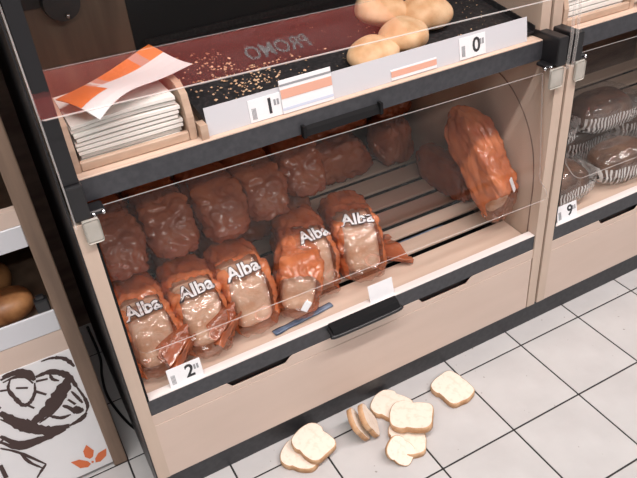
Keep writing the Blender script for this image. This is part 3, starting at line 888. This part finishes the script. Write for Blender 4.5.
bag(1, (.028, .560, .462), (0, 0, 1.54), 'short shaded orange toast bag stacked in the right rear corner', plain=True, scale=(.9, .5, .8))
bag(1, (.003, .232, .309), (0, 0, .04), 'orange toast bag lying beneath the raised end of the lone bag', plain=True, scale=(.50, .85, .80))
# lone bag leaning at the right panel
bag(0, (-.010, .112, .312), (.86, 0, .10), 'single orange toast bag leaning at the right panel, with a white clip', None, clip=((.012, .075), (-1.2, .35, .25), 'top'), film='orange_film_low', scale=(.74, 1.18, .82))

# blue film strips between the slats
for x0, x1, y0, y1, z, rz, lab in ((-.640, -.490, .083, .101, .304, .10, 'crumpled dark blue film strip on the front slat beneath the bags'),
                                   (-.30, -.10, .2085, .2165, .2995, 0, 'thin blue film strip caught in the gap between the bare slats')):
    bm = bmesh.new(); n_ = 14
    L_ = x1 - x0
    rows = []
    for i in range(n_ + 1):
        x = -L_ / 2 + L_ * i / n_
        hz = .0016 + .0022 * abs(noise.noise(Vector((x * 60, 1, 2))))
        yw = (y1 - y0) / 2 * (1 + .25 * noise.noise(Vector((x * 40, 5, 2))))
        rows.append([bm.verts.new((x, s * yw, h)) for s, h in ((-1, 0), (-.4, hz), (.4, hz * .8), (1, 0))])
    for a, c in zip(rows, rows[1:]):
        for k in range(4):
            bm.faces.new([a[k], a[(k + 1) % 4], c[(k + 1) % 4], c[k]])
    bm.faces.new(rows[0]); bm.faces.new(rows[-1][::-1])
    o = link('film_strip', mesh_of(bm, 'film_strip', 'blue_film', True)); o.location = ((x0 + x1) / 2, (y0 + y1) / 2, z); o.rotation_euler = (0, 0, rz)
    tag(o, lab, 'plastic strip', 'blue film strips in the cabinet')

# dark bread in striped clear bags, right cabinet
def striped_meshes(seed):
    def wp(c):
        if c.z < 0: c.z *= .8
        c.z *= 1 - .18 * (c.x / .09) ** 2
    w = rounded_block(.088, .065, .050, 3.2, 18, .006, 16, seed, wp, .004)
    bmesh.ops.translate(w, verts=w.verts, vec=(0, .065, .04))
    lo = rounded_block(.076, .055, .042, 2.6, 10, .004, 20, seed + 2, wp)
    bmesh.ops.translate(lo, verts=lo.verts, vec=(0, .065, .038))
    return mesh_of(w, 'wrapper', 'striped_film', True), mesh_of(lo, 'loaf', 'rye_crust', True)
SV = [striped_meshes(3.0), striped_meshes(8.0)]
for k, (x, y, z, rz, lab) in enumerate([
        (.207, .072, .306, .06, 'striped clear bag of dark bread behind the tag reading 9'),
        (.422, .070, .306, -.04, 'striped clear bag of dark bread in the front row, second from the panel'),
        (.640, .074, .306, .03, 'striped clear bag of dark bread in the front row beyond the second'),
        (.208, .222, .315, -.05, 'striped clear bag of dark bread at the panel, behind the front row'),
        (.424, .226, .315, .04, 'striped clear bag of dark bread in the second row, away from the panel'),
        (.212, .160, .410, .06, 'striped clear bag of dark bread on top of the pile by the panel'),
        (.428, .165, .412, -.06, 'striped clear bag of dark bread topping the pile at the photo edge'),
        (.642, .222, .315, .02, 'striped clear bag of dark bread in the second row at the far right'),
        (.212, .372, .325, .03, 'striped clear bag of dark bread deep in the right cabinet by the panel'),
        (.428, .376, .325, -.03, 'striped clear bag of dark bread deep in the right cabinet')]):
    t_ = thing('striped_bread_bag', (x, y, z), lab, 'bread bag', 'striped bags of dark bread in the right cabinet')
    t_.rotation_euler = (0, 0, rz); t_.scale = (1.20, 1.10, 1.20)
    link('wrapper', SV[k % 2][0], t_); link('loaf', SV[k % 2][1], t_)

# ------------------------------------------------------------------ left rack contents
for k, (x, y, z, s, lab) in enumerate([(-1.108, .275, .4405, .85, 'brown bun on the left rack shelf beside its black clip'), (-1.215, .270, .4405, 1.05, 'brown bun on the left rack shelf, second from the panel'),
                                       (-1.15, .37, .4405, 1.1, 'brown bun on the left rack shelf behind the front ones')]):
    bm = rounded_block(.058 * s, .05 * s, .036 * s, 2.3, 9, .003, 25, k + 20.0)
    o = link('brown_bun', mesh_of(bm, 'brown_bun', 'bun_crust', True)); o.location = (x, y, z + .0345 * s)
    tag(o, lab, 'bread bun', 'buns on the left rack')
cl = thing('rail_clip', (-1.046, LY + .012, .473), 'small black plastic clip on the white rail of the left rack', 'clip')
bm = bmesh.new(); box(bm, -1.060, -1.034, LY + .002, LY + .020, .4725, .500, .003, 2); part('clip_body', bm, 'black_plastic', cl)
bm = bmesh.new(); box(bm, -1.055, -1.039, LY + .006, LY + .016, .500, .508, .002, 2); part('clip_head', bm, 'black_plastic', cl)

# ------------------------------------------------------------------ cable in the gap
bm = bmesh.new()
tube_mesh(bm, catmull([(-.975, .60, .10), (-.972, .56, .02), (-.985, .50, .0045), (-.990, .42, .0045), (-.975, .33, .0045), (-.955, .27, .0045), (-.93, .24, .0045), (-.90, .26, .0045)], 8), .0036, 8)
single('power_cable', bm, 'cable', (-.975, .4, 0), 'black cable curling on the floor in the gap beside the left rack', 'cable', None, True)

# ------------------------------------------------------------------ bread slices on the floor
def slice_outline(k, wob):
    pts = []
    n_ = 44
    for i in range(n_):
        a = i * 2 * math.pi / n_
        c, s = math.cos(a), math.sin(a)
        r_ = 1 / (abs(c) ** 4 + abs(s) ** 4) ** .25
        x, y = .052 * r_ * c, .052 * r_ * s
        if y > .012: x *= 1.07
        x *= 1 - .06 * math.exp(-((y - .006) / .010) ** 2)         # the waist under the domed top
        y += .006 * math.cos(x / .052 * 1.4) if y > 0 else 0
        w_ = 1 + wob * noise.noise(Vector((c * 1.6 + k * 7, s * 1.6, k)))
        pts.append(Vector((x * w_, y * w_, 0)))
    return pts
def make_slice(k, wob=.06, th=.019):
    pts = slice_outline(k, wob)
    bm = bmesh.new()
    for zz, sgn in ((th, 1), (0, -1)):
        rings = []
        for f in (.965, .7, .35):
            rings.append([bm.verts.new((p.x * f, p.y * f, zz + sgn * (.0006 * noise.noise(Vector((p.x * 90 * f, p.y * 90 * f, k))) - (.0004 if f < .9 else 0)))) for p in pts])
        c_ = bm.verts.new((0, 0, zz - sgn * .0004))
        n_ = len(pts)
        for a, b_ in zip(rings, rings[1:]):
            for i in range(n_): bm.faces.new([a[i], a[(i + 1) % n_], b_[(i + 1) % n_], b_[i]])
        for i in range(n_): bm.faces.new([rings[-1][i], rings[-1][(i + 1) % n_], c_])
    crumb_me = mesh_of(bm, 'crumb', 'bread_crumb', True)
    bm = bmesh.new(); n_ = len(pts); rings = []
    for f, zz in ((.965, -.0002), (1.0, .0012), (1.008, th * .5), (1.0, th - .0012), (.965, th + .0002)):
        rings.append([bm.verts.new((p.x * f, p.y * f, zz)) for p in pts])
    for a, b_ in zip(rings, rings[1:]):
        for i in range(n_): bm.faces.new([a[i], a[(i + 1) % n_], b_[(i + 1) % n_], b_[i]])
    crust_me = mesh_of(bm, 'crust', 'crust', True)
    return crumb_me, crust_me
SLICES = [make_slice(k, w) for k, w in ((1.0, .07), (2.3, .06), (3.1, .12), (4.7, .08))]
def bread_slice(v, loc, rot, label, scale=1.0):
    t_ = thing('bread_slice', loc, label, 'bread slice', 'bread slices on the floor')
    t_.rotation_euler = rot; t_.scale = (scale * .92, scale * 1.04, scale)
    link('crumb', SLICES[v][0], t_); link('crust', SLICES[v][1], t_)
    return t_
bread_slice(0, (-.652, -.010, .0005), (0, 0, .7), 'lower bread slice of the leftmost pair on the floor, partly covered', .78)
bread_slice(1, (-.618, -.008, .0175), (.05, -.04, .25), 'upper bread slice of the leftmost pair on the floor', .82)
# two slices leaning on edge, crust up
bread_slice(0, (-.513, -.020, .030), (1.08, 0, 1.25), 'bread slice standing on edge with its brown crust up, nearer the leftmost pair', .66)
bread_slice(3, (-.487, -.024, .031), (1.10, 0, 1.20), 'bread slice standing on edge with its brown crust up, nearer the big heap', .68)
# heap
bread_slice(3, (-.402, .000, .0005), (0, 0, .5), 'bread slice at the bottom of the heap nearest the cabinet', .82)
bread_slice(2, (-.424, -.100, .0005), (0, 0, -.5), 'bread slice at the bottom of the heap away from the cabinet', .84)
bread_slice(0, (-.462, -.122, .016), (.62, -.30, .5), 'small tilted bread slice at the front tip of the heap', .56)
bread_slice(1, (-.388, -.068, .0215), (-.10, .05, .85), 'large bread slice on top of the heap', .88)
bread_slice(2, (-.246, -.034, .0005), (0, 0, .15), 'lone bread slice lying flat to the right of the heap', .84)

# ------------------------------------------------------------------ red aisle sign above (seen mirrored in the upper flap)
sg = thing('aisle_sign', (-.05, -1.2, 2.33), 'red illuminated sign hanging above the aisle, mirrored in the upper flap', 'sign')
bm = bmesh.new(); box(bm, -1.0, .95, -1.23, -1.2, 2.33, 2.78, .004, 1); part('sign_board', bm, 'sign_red', sg)
bm = text_bm('PROMO', .135, .002)
flip_up(bm, Matrix.Translation((.292, -1.1985, 2.425)) @ Matrix.Rotation(math.pi, 4, 'Z') @ Matrix.Rotation(math.pi / 2, 4, 'X') @ Matrix.Diagonal((.68, 1, 1, 1)))
part('sign_lettering', bm, 'sign_letter', sg)
for x in (-.8, .75):
    bm = bmesh.new(); tube_mesh(bm, [(x, -1.215, 2.78), (x, -1.215, 3.2)], .003, 6); part('hanging_wire', bm, 'black_metal', sg)
